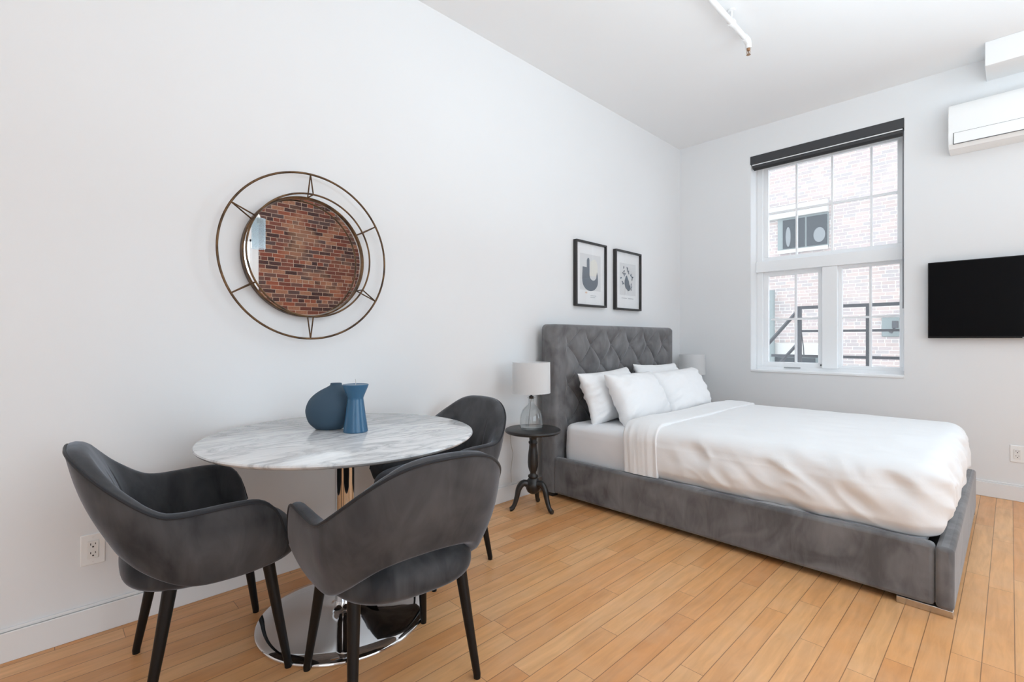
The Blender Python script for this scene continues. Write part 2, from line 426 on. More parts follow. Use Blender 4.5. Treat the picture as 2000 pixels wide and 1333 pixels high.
# ------------------------------------------------------------------ main window
win = thing('window_1', 'tall white window with grid bars beside the bed', 'window', (.2, -1.32, WZ0)); win['kind'] = 'structure'; del win['category']
def at_win(o): o.parent = win; o.location = Vector(o.location) - Vector(win.location); return o
def wbox(name, boxes, mat, bevel=.003, par=win):
    mb = MB()
    for b_ in boxes: mb.box(*b_)
    o = mb.build(name, mat, bevel=bevel, loc=tuple(win.location)); o.parent = par; o.location = (0, 0, 0); return o
fx0, fx1 = .17, .29
wbox('window_frame', [(fx0, fx1, WY1 - .052, WY1, WZ0 + .035, WZ1 - .06), (fx0, fx1, WY0, WY0 + .03, WZ0 + .035, WZ1 - .06), (fx0, fx1, WY0, WY1, WZ0, WZ0 + .035), (fx0, fx1, WY0, WY1, WZ1 - .06, WZ1),
                      (fx0 - .03, fx1 + .002, WY0 + .001, WY1 - .001, 1.812, 1.918), (fx0 - .02, fx1 - .002, -1.418, -1.300, WZ0 + .036, 1.811)], M['frame_white'])
def sash(y0, y1, z0, z1, t=.03, x0=.2, x1=.24):
    return [(x0, x1, y0, y1, z0, z0 + t), (x0, x1, y0, y1, z1 - t, z1), (x0, x1, y0, y0 + t, z0 + t, z1 - t), (x0, x1, y1 - t, y1, z0 + t, z1 - t)]
s1 = wbox('upper_sash', sash(WY0 + .025, WY1 - .05, 1.915, WZ1 - .055, .045), M['frame_white'], .004)
s2 = wbox('lower_sash', sash(-1.302, WY1 - .05, WZ0 + .033, 1.82, .045), M['frame_white'], .004)
s3 = wbox('lower_sash', sash(WY0 + .025, -1.416, WZ0 + .033, 1.82, .030), M['frame_white'], .004)
wbox('grid_bars', [(.215, .235, y - .008, y + .008, 1.93, 2.84) for y in (-1.074, -1.365, -1.658)] + [(.214, .236, WY0 + .05, WY1 - .09, 2.385, 2.405)], M['frame_white'], 0, s1)
wbox('grid_bars', [(.215, .235, -1.076, -1.058, .92, 1.79), (.214, .236, -1.28, -.85, 1.336, 1.354)], M['frame_white'], 0, s2)
wbox('grid_bars', [(.215, .235, -1.660, -1.642, .91, 1.79), (.214, .236, -1.86, -1.43, 1.336, 1.354)], M['frame_white'], 0, s3)
for par, (y0, y1, z0, z1) in ((s1, (-1.84, -.84, 1.945, 2.80)), (s2, (-1.262, -.82, .92, 1.78)), (s3, (-1.855, -1.44, .90, 1.795))):
    wbox('glass_pane', [(.224, .227, y0 - .02, y1 + .02, z0 - .02, z1 + .03)], M['window_glass'], 0, par)
wbox('window_sill', [(-.008, .2, WY0 + .001, WY1 - .001, WZ0 - .012, WZ0 + .008)], M['frame_white'], .003)
wbox('sash_latch', [(.160, .175, -1.12, -.98, .872, .884)], simple('grey_latch', (.35, .35, .36), .4), .003)
wbox('screw_cap', [(.186, .196, -1.288, -1.276, .905, .917)], M['darkslot'], .003)

# roller blind
bl = thing('roller_blind', 'charcoal roller blind rolled up at the top of the window', 'blind', (.04, -1.32, 2.93))
def abs_child(mb, name, mat, par, bevel=0, **k):
    base = par.parent.location if par.parent else par.location
    o = mb.build(name, mat, bevel=bevel, loc=tuple(base), **k); o.location = (0, 0, 0); o.parent = par; return o
abs_child(MB().box(-.004, .075, WY0 + .003, WY1 + .004, 2.852, 2.930), 'cassette', M['blind'], bl, .003)
abs_child(MB().lathe([(.026, WY0 + .012), (.026, WY1 - .012)], (.040, 0, 2.835), 24, 'y'), 'fabric_roll', M['blind'], bl)
abs_child(MB().box(.02, .04, WY0 + .012, WY1 - .02, 2.796, 2.83), 'hem_bar', M['blind_dark'], bl, .004)
abs_child(MB().box(.006, .012, WY0 + .012, WY1 - .012, 2.842, 2.850), 'trim_strip', M['frame_white'], bl)
abs_child(MB().tube([(.03, WY0 + .012, 2.86), (.03, WY0 + .012, 1.40)], .0032, 8).tube([(.042, WY0 + .012, 2.86), (.042, WY0 + .012, 1.40)], .0032, 8), 'pull_chain', simple('grey_chain', (.22, .22, .23), .5), bl)

# side windows that light the rest of the room
def plain_window(name, axis, a0, a1, z0, z1, plane, depth):
    mb = MB(); t = .05; n = max(2, round((a1 - a0) / .6))
    def bx(p0, p1, q0, q1):
        if axis == 'x': mb.box(plane, plane + depth, p0, p1, q0, q1)
        else: mb.box(p0, p1, plane, plane + depth, q0, q1)
    bx(a0, a1, z0, z0 + t); bx(a0, a1, z1 - t, z1); bx(a0, a0 + t, z0, z1); bx(a1 - t, a1, z0, z1)
    for i in range(1, n): c = a0 + (a1 - a0) * i / n; bx(c - .02, c + .02, z0, z1)
    bx(a0, a1, (z0 + z1) / 2 - .02, (z0 + z1) / 2 + .02)
    return struct(mb.build(name, M['frame_white'], bevel=.004))
plain_window('window_2', 'x', -4.8, -3.3, WZ0, WZ1, .15, .06)
plain_window('window_3', 'y', -6.0, -2.3, .6, 2.9, RY0 - .04, .05)
plain_window('window_4', 'x', -5.8, -3.4, .55, 2.85, RX0 - .04, .04)

# ------------------------------------------------------------------ chairs
TOP = [(0, -.400, 0, .802), (.12, -.396, .084, .798), (.25, -.374, .160, .776), (.38, -.324, .229, .727), (.50, -.250, .278, .664), (.58, -.190, .300, .624), (.64, -.146, .305, .613), (.72, -.085, .308, .613),
       (.82, .005, .310, .616), (.90, .078, .307, .609), (.95, .120, .302, .580), (.98, .146, .297, .530), (1.0, .165, .291, .460)]
BOT = [(0, -.298, 0, .522), (.12, -.295, .085, .518), (.25, -.278, .158, .502), (.38, -.236, .210, .466), (.50, -.178, .240, .426), (.60, -.122, .252, .398), (.70, -.062, .258, .387),
       (.82, .028, .264, .388), (.90, .086, .268, .395), (.95, .118, .270, .402), (.98, .140, .272, .409), (1.0, .158, .274, .418)]
def shell_pt(u, v):
    s_ = -1 if u < 0 else 1; a = abs(u)
    t = cr(TOP, a); b_ = cr(BOT, a)
    p = [b_[k] + (t[k] - b_[k]) * v for k in range(3)]
    return Vector((p[0], p[1] * s_, p[2]))
def make_chair(label):
    t = thing('velvet_armchair', label, 'chair')
    NU = 91; secs = []
    NV = 14
    for i in range(NU):
        x = -1 + 2 * i / (NU - 1); u = math.copysign(1 - (1 - abs(x)) ** 1.15, x)
        e = 1e-3
        ua, ub = max(-1, u - e), min(1, u + e)
        tg = shell_pt(ub, .5) - shell_pt(ua, .5); tg.z = 0; tg.normalize()
        n = Vector((tg.y, -tg.x, 0))
        if n.dot(Vector((-.1, 0, 0)) + Vector((0, math.copysign(1, u) if abs(u) > .3 else 0, 0)) * 1) < 0: n = -n
        th = .058 * (1 - .3 * abs(u))
        k = max(0, (abs(u) - .965) / .035); th *= math.sqrt(max(.04, 1 - k * k * .85))
        hgt = (shell_pt(u, 1) - shell_pt(u, 0)).length
        ring = []
        for j in range(NV):
            v = j / (NV - 1)
            p = shell_pt(u, v) + n * (.014 * math.sin(PI * v) * (1 - k))
            ring.append(p)
        dv = (shell_pt(u, 1) - shell_pt(u, 0)).normalized()
        for a in (30, 60, 90, 120, 150):
            a = math.radians(a); ring.append(shell_pt(u, 1) - n * (th / 2 * (1 - math.cos(a))) + dv * (th * .42 * math.sin(a)))
        for j in range(NV):
            v = 1 - j / (NV - 1)
            ch = 0
            if abs(u) < .36:   # vertical channel stitching on the inner back
                for c0 in (-.22, 0, .22):
                    ch = max(ch, math.exp(-((u - c0) / .012) ** 2))
            if abs(abs(u) - .60) < .05: ch = max(ch, math.exp(-((abs(u) - .60) / .010) ** 2))
            puff = .016 * math.sin(PI * v) * (1 - k)
            ring.append(shell_pt(u, v) - n * (th + puff - .011 * ch * math.sin(PI * min(1, v * 1.3 + .02)) ** .5 if ch > .01 else th + puff))
        for a in (30, 60, 90, 120, 150):
            a = math.radians(a); ring.append(shell_pt(u, 0) - n * (th / 2 * (1 + math.cos(a))) - dv * (th * .3 * math.sin(a)))
        secs.append(ring)
    mb = MB(); R = len(secs[0])
    mb.add([p for r in secs for p in r], [(i * R + j, (i + 1) * R + j, (i + 1) * R + (j + 1) % R, i * R + (j + 1) % R) for i in range(NU - 1) for j in range(R)] + [tuple(range(R)), tuple(range((NU - 1) * R, NU * R))[::-1]])
    mb.build('backrest', M['chair_velvet'], t, angle=55)
    # piping along the outer top rim
    pp = []
    for i in range(NU):
        pp.append(secs[i][NV] + Vector((0, 0, .001)))
    MB().tube(pp, .0050, 8).build('piping', M['piping'], t)
    # seat cushion
    def seat_fn(a, b_):
        th_ = 2 * PI * a; ex = 2 / 3.0
        cx, sy = math.cos(th_), math.sin(th_)
        px, py = math.copysign(abs(cx) ** ex, cx), math.copysign(abs(sy) ** ex, sy)
        ph = (b_ - .5) * PI
        r_ = max(0.0, math.cos(ph)) ** .33; z = math.copysign(abs(math.sin(ph)) ** .8, math.sin(ph))
        wx = .262 if px < 0 else .275
        zz = .415 + z * (.068 if z > 0 else .062) + .008 * (1 - r_ ** 2) * (1 if z > 0 else 0)
        return Vector((-.012 + px * wx * r_ * .99, py * .243 * r_ * (1 + .04 * px), zz))
    MB().grid(seat_fn, 72, 28, cu=True).build('seat', M['chair_velvet'], t, angle=80)
    for sx, ft in ((1, (.185, .226)), (-1, (-.215, .215))):
        for sy in (1, -1):
            top = Vector((.128 if sx > 0 else -.150, .185 * sy, .385)); bt = Vector((ft[0], ft[1] * sy, 0))
            MB().tube([top, top.lerp(bt, .5), bt + Vector((0, 0, .012)), bt], [.0205, .0165, .0125, .0115], 16).build('leg', M['black_leg'], t)
    return t
ch1 = make_chair('charcoal velvet armchair at the left end of the marble table, near the wall outlet')
ch1.location = (-4.523, -.498, 0); ch1.rotation_euler = (0, 0, math.radians(-3.6))
G = 'charcoal velvet armchairs around the marble table'; ch1['group'] = G
dup(ch1, (-4.106, -1.005, 0), math.radians(84.2), 'charcoal velvet armchair nearest the camera with its back turned, in front of the table', G)
dup(ch1, (-3.53, -.42, 0), math.radians(187), 'charcoal velvet armchair on the far side of the table, next to the black side table', G)

# ------------------------------------------------------------------ dining table
TC = (-4.063, -.561, 0)
tb = thing('dining_table', 'round white marble dining table on a chrome pedestal among the armchairs', 'table', TC)
MB().lathe([(.0, .737), (.505, .737), (.522, .742), (.531, .748), (.534, .753), (.532, .758), (.528, .760), (0, .760)], n=128).build('tabletop', M['marble'], tb, angle=30)
MB().lathe([(.0385, .045), (.0385, .70), (.05, .718), (.12, .727), (.12, .737), (0, .737)], n=48).build('pedestal', M['chrome'], tb)
MB().lathe([(0, 0), (.330, 0), (.336, .003), (.336, .009), (.331, .013), (.28, .018), (.2, .024), (.12, .031), (.07, .039), (.045, .05), (.0385, .07)], n=128).build('base', M['chrome'], tb, angle=60)

vs = thing('round_vase', 'matte slate blue round vase with a small neck, on the marble table', 'vase', (-4.069, -.433, .760), -math.atan2(.6978, .7163))
pf = [(0, 0), (.050, 0), (.066, .006), (.088, .028), (.101, .058), (.106, .088), (.099, .122), (.084, .148), (.062, .170), (.036, .188), (.026, .197), (.0245, .205), (.021, .205), (.019, .196), (0, .19)]
of = [-.004, -.004, -.004, -.004, -.003, -.001, .003, .008, .015, .023, .026, .026, .026, .026, .026]
tab = [(i, r, z, o_) for i, ((r, z), o_) in enumerate(zip(pf, of))]
dp = []; do = []
for i in range(1, 10 * 6 + 1):
    r, z, o_ = cr(tab, i / 6); dp.append((max(r, 0), z)); do.append(o_)
dp = [(0, 0)] + dp + pf[11:]; do = [-.004] + do + of[11:]
MB().lathe([(a_ * .97, b_ * .97) for a_, b_ in dp], n=64, off=do, sc2=(1, .72)).build('vase_body', M['vase_blue'], vs, angle=50)
cd = thing('hourglass_candle', 'glossy blue hourglass candle with a thin wick, standing beside the round vase', 'candle', (-4.022, -.576, .760))
MB().lathe([(0, 0), (.048, 0), (.0505, .004), (.049, .012), (.0325, .135), (.0315, .142), (.034, .149), (.0505, .190), (.053, .197), (.052, .200), (.046, .198), (0, .196)], n=64).build('candle_body', M['candle_blue'], cd, angle=35)
MB().tube([(0, 0, .195), (.001, 0, .21), (-.001, 0, .222)], .0012, 6).build('wick', M['wick'], cd)

# ------------------------------------------------------------------ mirror
mr = thing('round_mirror', 'round wall mirror in a bronze wire ring frame above the marble table', 'mirror', (-4.008, 0, 1.563))
def ring(r, y, tr, n=128): return MB().tube([(r * math.cos(2 * PI * k / n), y, r * math.sin(2 * PI * k / n)) for k in range(n)], tr, 10, closed=True)
MB().lathe([(0, -.010), (.292, -.010), (.292, -.020), (0, -.020)], n=128, axis='y').build('mirror_glass', M['mirror'], mr, angle=30)
MB().lathe([(.290, -.004), (.302, -.004), (.302, -.036), (.298, -.038), (.294, -.036), (.290, -.018)], n=128, axis='y', cap=False).build('rim', M['bronze'], mr, angle=50)
ring(.302, -.100, .0045).build('inner_ring', M['bronze'], mr)
ring(.410, -.066, .0052).build('outer_ring', M['bronze'], mr)
for k in range(6):
    a = PI / 2 + k * PI / 3
    c, s_ = math.cos(a), math.sin(a)
    MB().tube([(.41 * c, -.066, .41 * s_), (.302 * c, -.100, .302 * s_)], .0035, 8).tube([(.41 * c, -.066, .41 * s_), (.301 * c, -.030, .301 * s_)], .0035, 8).tube([(.301 * c, -.030, .301 * s_), (.302 * c, -.100, .302 * s_)], .0035, 8).build('strut', M['bronze'], mr)

# ------------------------------------------------------------------ framed prints
def ell(mb, cx, cz, rx, rz, a, y, mi, n=18):
    vs_ = []
    for k in range(n):
        t = 2 * PI * k / n; x, z = rx * math.cos(t), rz * math.sin(t)
        vs_.append((cx + x * math.cos(a) - z * math.sin(a), y, cz + x * math.sin(a) + z * math.cos(a)))
    mb.add(vs_, [tuple(range(n))], mi)
def poly(mb, pts, y, mi): mb.add([(x, y, z) for x, z in pts], [tuple(range(len(pts)))], mi)
def picture(x, z, label, art):
    W, Hh = .432, .545
    t = thing('framed_print', label, 'picture', (x, 0, z))
    mb = MB(); b_ = .016; w2, h2 = W / 2, Hh / 2
    mb.box(-w2, -w2 + b_, -.036, -.004, -h2, h2).box(w2 - b_, w2, -.036, -.004, -h2, h2).box(-w2 + b_, w2 - b_, -.036, -.004, h2 - b_, h2).box(-w2 + b_, w2 - b_, -.036, -.004, -h2, -h2 + b_)
    mb.build('frame', M['frame_black'], t, bevel=.0015)
    a = MB(); a.box(-w2 + b_ * .8, w2 - b_ * .8, -.016, -.008, -h2 + b_ * .8, h2 - b_ * .8)
    art(a)
    a.build('print', [M['paper'], M['paper_grey'], M['print_blue'], M['print_cream'], M['print_text'], M['print_peach']], t, fix=False)
    MB().box(-w2 + b_ * .8, w2 - b_ * .8, -.024, -.022, -h2 + b_ * .8, h2 - b_ * .8).build('glass_pane', M['picture_glass'], t)
def art1(a):
    poly(a, [(-.145, -.135), (.145, -.135), (.145, .17), (-.145, .17)], -.0165, 1)
    arch = [(.0, .0)]
    poly(a, [(-.012, -.01), (.100, -.01), (.100, .080), (.088, .115), (.06, .135), (.03, .13), (.0, .11)], -.0170, 3)
    body = [(-.110, .060), (-.052, .058), (-.052, .118), (-.040, .138), (-.026, .140), (-.016, .125), (-.014, .0)]
    body += [(-.014 + .050 - .050 * math.cos(t), -.0 - .048 * math.sin(t)) for t in [PI * k / 12 for k in range(1, 11)]]
    body += [(.092, .03), (.104, -.01), (.106, -.05)]
    body += [(-.004 + .110 * math.cos(t), -.055 - .085 * math.sin(t)) for t in [PI * k / 14 for k in range(1, 14)]]
    body += [(-.116, -.04)]
    # triangulate as left and right halves through a bmesh-safe fan of quads
    import mathutils.geometry as mg
    tris = mg.tessellate_polygon([[Vector((x, z, 0)) for x, z in body]])
    a.add([(x, -.0175, z) for x, z in body], [tuple(t) for t in tris], 2)
    ell(a, -.060, -.155, .016, .008, 0, -.0175, 5)
    for zz, w_ in ((-.178, .05), (-.192, .035)):
        a.box(.0, w_ + .03, -.0172, -.0165, zz - .0025, zz + .0025, 4)
def art2(a):
    poly(a, [(-.13, -.135), (.14, -.135), (.14, .16), (-.13, .16)], -.0165, 1)
    rnd = random.Random(3)
    poly(a, [(-.05, .0), (-.028, .045), (-.012, .05), (.006, .02), (.022, .0), (.03, -.03), (.05, -.05), (.04, -.085), (.01, -.095), (-.035, -.065), (-.052, -.03)], -.0175, 2)
    for cx, cz, an in [(-.065, .12, 1.4), (-.06, .085, .6), (-.075, .065, 2.3), (-.055, .05, 1.2), (-.11, .02, .3), (-.085, -.015, 2.6), (-.075, -.03, .4), (.0, .105, 1.2), (.012, .09, .4), (.018, .075, 2.0),
                       (.055, .06, .9), (.07, .045, 2.4), (.085, .04, .2), (.075, .02, 1.3), (.06, -.03, 1.4), (.065, -.055, 1.0), (.058, -.075, 2.2), (-.045, .065, 2.8), (-.005, .118, 2.4)]:
        ell(a, cx, cz, .015, .0075, an, -.0175, 2, 10)
    a.box(-.042, -.040, -.0174, -.0168, -.125, -.05, 4); a.box(.004, .006, -.0174, -.0168, -.12, -.07, 4)
    a.box(-.10, -.01, -.0174, -.0165, -.166, -.160, 4); a.box(.01, .10, -.0174, -.0165, -.166, -.160, 4)
picture(-1.626, 1.698, 'black framed print of a slate blue curved shape, left of the two above the headboard', art1)
picture(-1.055, 1.692, 'black framed print of a small leafy bouquet, right of the two above the headboard', art2)

# ------------------------------------------------------------------ bed
BX0, BX1, BYF = -2.30, -.545, -2.345
bed = thing('upholstered_bed', 'large bed frame in mottled grey velvet with a tall tufted headboard', 'bed', ((BX0 + BX1) / 2, -1.2, 0))
def on_bed(mb, name, mat, bevel=0, par=None, **k):
    o = mb.build(name, mat, bevel=bevel, loc=tuple(bed.location), **k); o.location = (0, 0, 0); o.parent = par or bed; return o
# headboard with diamond tufting: front surface as a displaced grid
HB0, HB1, HT = -2.30, -.53, 1.262
A_, B_ = .284, .1475; BX_, BZ_ = -2.111, 1.103
def tuft(x, z):
    p = (x - BX_) / A_; q = (z - BZ_) / (2 * B_)
    s_, t_ = p + q, p - q
    a, b_ = abs(math.sin(PI * s_)), abs(math.sin(PI * t_))
    h = (a * b_) ** .38 * .72 + .28 * (a ** .5 + b_ ** .5) / 2
    mx = min(1, max(0, (x - (HB0 + .10)) / .09)) * min(1, max(0, ((HB1 - .06) - x) / .07)) * min(1, max(0, ((HT - .02) - z) / .10))
    mx = mx * mx * (3 - 2 * mx)
    return 1 - mx * (1 - h)
def hb_front(a, b_):
    # a across with rounded wings, b from bottom to top with rounded crest
    x = HB0 + (HB1 - HB0) * a
    de = min(x - HB0, HB1 - x); rc = .05
    zt = HT - (rc * (1 - math.sqrt(max(0, 1 - ((rc - de) / rc) ** 2))) if de < rc else 0) * .8
    z = .03 + (zt - .03) * b_
    r = .035
    d = min(x - HB0, HB1 - x, zt - z)
    rd = 0 if d >= r else r - math.sqrt(max(0, r * r - (r - d) ** 2))
    y = -.155 - .048 * tuft(x, z) + rd
    return Vector((x, y, z))
NA, NB_ = 340, 240
mb = MB(); mb.grid(hb_front, NA, NB_)
front = list(mb.v)
# sides, top and back: loop boundary back to y=-.07
bd = [i * NB_ for i in range(NA)] ; right = [(NA - 1) * NB_ + j for j in range(NB_)]
top = [i * NB_ + NB_ - 1 for i in range(NA)][::-1]; left = [j for j in range(NB_)][::-1]
loop = bd[:-1] + right[:-1] + top[:-1] + left[:-1]
o0 = len(mb.v); back = [(mb.v[i][0], -.072, mb.v[i][2]) for i in loop]; mb.v += back
K = len(loop)
for k in range(K):
    l = (k + 1) % K; mb.f.append((loop[k], loop[l], o0 + l, o0 + k)); mb.m.append(0)
mb.f.append(tuple(range(o0, o0 + K))); mb.m.append(0)
hb = on_bed(mb, 'headboard', M['bed_velvet'], angle=75)
btn = MB().lathe([(0, -.008), (.006, -.0075), (.011, -.004), (.013, 0), (0, .002)], n=20, axis='y').build('button', M['bed_velvet'])
first = True
for r in range(-1, 6):
    for c in range(0, 8):
        x = BX_ + c * A_ + (A_ / 2 if r % 2 else 0) ; z = BZ_ - r * B_
        if r % 2: x = BX_ + c * A_ + A_ / 2
        if x > HB1 - .12 or x < HB0 + .13 or z > HT - .1 or z < .55: continue
        o = btn if first else btn.copy()
        if not first: C.objects.link(o)
        first = False
        o.parent = hb; o.location = Vector((x, -.160, z)) - Vector(bed.location)
def rail(mb, x0, x1, y0, y1, z0, z1): return mb.box(x0, x1, y0, y1, z0, z1)
on_bed(rail(MB(), BX0, BX0 + .055, BYF + .062, -.19, .032, .292), 'side_rail', M['bed_velvet'], .018, seg=4)
on_bed(rail(MB(), BX1 - .055, BX1, BYF + .062, -.19, .032, .292), 'side_rail', M['bed_velvet'], .018, seg=4)
on_bed(rail(MB(), BX0 - .006, BX1 + .006, BYF, BYF + .060, .030, .288), 'footboard', M['bed_velvet'], .018, seg=4)
on_bed(MB().box(BX0 + .06, BX1 - .06, BYF + .07, -.21, .12, .155), 'slat_base', M['black_wood'])
for x in (BX0 + .006, BX1 - .056):
    on_bed(MB().box(x, x + .05, BYF + .004, BYF + .19, 0, .0305), 'foot', M['foot_metal'], .003)
on_bed(MB().box((BX0 + BX1) / 2 - .03, (BX0 + BX1) / 2 + .03, -1.3, -1.24, 0, .12), 'centre_leg', M['black_wood'], .003)
for x in (HB0 + .01, HB1 - .07): on_bed(MB().box(x, x + .06, -.17, -.08, 0, .035), 'foot', M['black_wood'], .003)

def rr_pts(x0, x1, y0, y1, r, n):
    """points + outward normals around a rounded rectangle, evenly spaced"""
    out = []; Lx, Ly = x1 - x0 - 2 * r, y1 - y0 - 2 * r; q = PI * r / 2; tot = 2 * (Lx + Ly) + 4 * q
    for i in range(n):
        s_ = tot * i / n
        for seg in range(4):
            Ls = Lx if seg % 2 == 0 else Ly
            if s_ < Ls:
                base = [((x0 + r, y0), (1, 0), (0, -1)), ((x1, y0 + r), (0, 1), (1, 0)), ((x1 - r, y1), (-1, 0), (0, 1)), ((x0, y1 - r), (0, -1), (-1, 0))][seg]
                out.append((Vector((base[0][0] + base[1][0] * s_, base[0][1] + base[1][1] * s_, 0)), Vector((*base[2], 0)))); break
            s_ -= Ls
            if s_ < q:
                cc = [(x1 - r, y0 + r, -PI / 2), (x1 - r, y1 - r, 0), (x0 + r, y1 - r, PI / 2), (x0 + r, y0 + r, PI)][seg]
                a = cc[2] + s_ / r; nn = Vector((math.cos(a), math.sin(a), 0)); out.append((Vector((cc[0], cc[1], 0)) + nn * r, nn)); break
            s_ -= q
    return out
def fold_noise(p, n, z):
    k = p.x - p.y
    a = noise.noise(Vector((p.x * 5.0 + z * 5.0, p.y * 5.0 - z * 5.0, z * 1.5 + 3.1))); b_ = noise.noise(Vector((p.x * 11 + z * 9, p.y * 11 - z * 9, z * 3 + 9.7)))
    c = 1 - abs(noise.noise(Vector((p.x * 7 + z * 7, p.y * 7 - z * 7, z * 2 + 5.5)))) * 2
    return a * .5 + b_ * .2 + c * .3 - .15
def soft_slab(x0, x1, y0, y1, zt, zb, Re, cr_, bulge, amp, crown, zb_head=None, n=520, rings=46, seedz=0, head_y=None, hem_amp=0):
    pts = rr_pts(x0, x1, y0, y1, cr_, n); cx = Vector(((x0 + x1) / 2, (y0 + y1) / 2, 0))
    rows = []
    for m in range(1, rings + 1):
        f_ = (m / rings) ** .8; row = []
        for Q, nn in pts:
            P = cx + (Q - nn * Re - cx) * f_
            zz = zt + crown * (1 - f_ ** 2) + .010 * noise.noise(Vector((P.x * 3.1, P.y * 2.3, seedz))) + .005 * noise.noise(Vector((P.x * 9, P.y * 7, seedz + 4)))
            row.append(Vector((P.x, P.y, zz)))
        rows.append(row)
    NAq, ND = 8, 22
    for k in range(1, NAq + 1):
        ph = PI / 2 * k / NAq; row = []
        for Q, nn in pts:
            P = Q - nn * Re * (1 - math.sin(ph)); w_ = math.sin(ph)
            zz = zt - Re * (1 - math.cos(ph)) + .010 * noise.noise(Vector((P.x * 3.1, P.y * 2.3, seedz))) * (1 - w_) + .005 * (1 - w_) * noise.noise(Vector((P.x * 9, P.y * 7, seedz + 4)))
            d = amp * w_ * fold_noise(P, nn, zz) * (1 if not head_y else min(1, max(.08, (head_y - P.y) / .12)))
            row.append(Vector((P.x, P.y, zz)) + nn * d)
        rows.append(row)
    for k in range(1, ND + 1):
        j = k / ND; row = []
        for Q, nn in pts:
            zbb = zb
            if zb_head is not None and nn.y > .5: zbb = zb_head
            zz = (zt - Re) + (zbb - (zt - Re)) * j
            if hem_amp: zz += hem_amp * j * noise.noise(Vector((Q.x * 4, Q.y * 4, 2)))
            d = amp * (1 - .5 * j) * fold_noise(Q, nn, zz) * (1 if not head_y else min(1, max(.08, (head_y - Q.y) / .12))) + bulge * math.sin(PI * (.15 + .85 * j)) - .030 * max(0, j - .75) / .25
            row.append(Vector((Q.x, Q.y, zz)) + nn * d)
        rows.append(row)
    mb = MB(); vs_ = [Vector((cx.x, cx.y, zt + crown))]
    for r in rows: vs_ += r
    fs = [(0, 1 + k, 1 + (k + 1) % n) for k in range(n)]
    for i in range(len(rows) - 1):
        for k in range(n):
            l = (k + 1) % n; fs.append((1 + i * n + k, 1 + (i + 1) * n + k, 1 + (i + 1) * n + l, 1 + i * n + l))
    fs.append(tuple(1 + (len(rows) - 1) * n + k for k in range(n)))
    mb.add(vs_, fs); return mb
mat_o = soft_slab(BX0 + .075, BX1 - .075, -2.24, -.215, .530, .16, .045, .07, .006, .006, .004, rings=20, seedz=11).build('mattress', M['sheet'], angle=80, loc=((BX0 + BX1) / 2, -1.2, .155))
tag(mat_o, 'thick mattress in a white fitted sheet lying in the grey velvet bed frame', 'mattress')
DX0, DX1 = BX0 + .036, BX1 - .036
dv = soft_slab(DX0, DX1, -2.318, -.80, .602, .290, .100, .125, .006, .052, .012, zb_head=.535, seedz=2, head_y=-1.02, hem_amp=.012).build('duvet', M['duvet'], angle=80, loc=((DX0 + DX1) / 2, -1.5, .535))
tag(dv, 'puffy white duvet spread over the mattress with its top edge folded back', 'duvet')
def cuff_fn(a, b_):
    # a along y (head to foot), b across the bed from left hem over the top to right hem
    prof = [(0, -.745, -.060), (.06, -.738, -.022), (.14, -.745, .002), (.25, -.762, .013), (.5, -.84, .016), (.8, -.93, .013), (.94, -.978, .010), (.98, -.984, .004), (1, -.983, -.012)]
    y, off = cr(prof, a)
    Wd = DX1 - DX0; Re = .10; dr = .602 - Re - .298; q = Re * PI / 2; top_ = Wd - 2 * Re; tot = 2 * dr + 2 * q + top_
    s_ = b_ * tot; nx, nz = 0, 1
    if s_ < dr: x, z, nx, nz = DX0, .298 + s_, -1, 0
    elif s_ < dr + q: t = (s_ - dr) / Re; x, z = DX0 + Re * (1 - math.cos(t)), .602 - Re + Re * math.sin(t); nx, nz = -math.cos(t), math.sin(t)
    elif s_ < dr + q + top_: x, z = DX0 + Re + (s_ - dr - q), .602
    elif s_ < dr + 2 * q + top_: t = (s_ - dr - q - top_) / Re; x, z = DX1 - Re * (1 - math.sin(t)), .602 - Re * (1 - math.cos(t)); nx, nz = math.sin(t), math.cos(t)
    else: x, z, nx, nz = DX1, .602 - Re - (s_ - dr - 2 * q - top_), 1, 0
    if nz > .9: off_ = off
    else: off_ = max(off, -.03)
    wr = .010 * noise.noise(Vector((x * 3, y * 3, 1.7))) * nz + .007 * abs(nx) * noise.noise(Vector((y * 34, z * 2.5, 4))) + .004 * noise.noise(Vector((x * 9, y * 12, 3)))
    y += .018 * noise.noise(Vector((x * 2.2, .5, 8))) * nz - .03 * abs(nx) * (.6 - z) * 1.5
    o_ = off_ + wr * (1 if a > .1 else .3)
    return Vector((x + nx * o_, y, z + nz * o_ + .006 * nz))
o = MB().grid(cuff_fn, 46, 260).build('folded_cuff', M['duvet'], angle=80, loc=tuple(dv.location)); o.location = (0, 0, 0); o.parent = dv

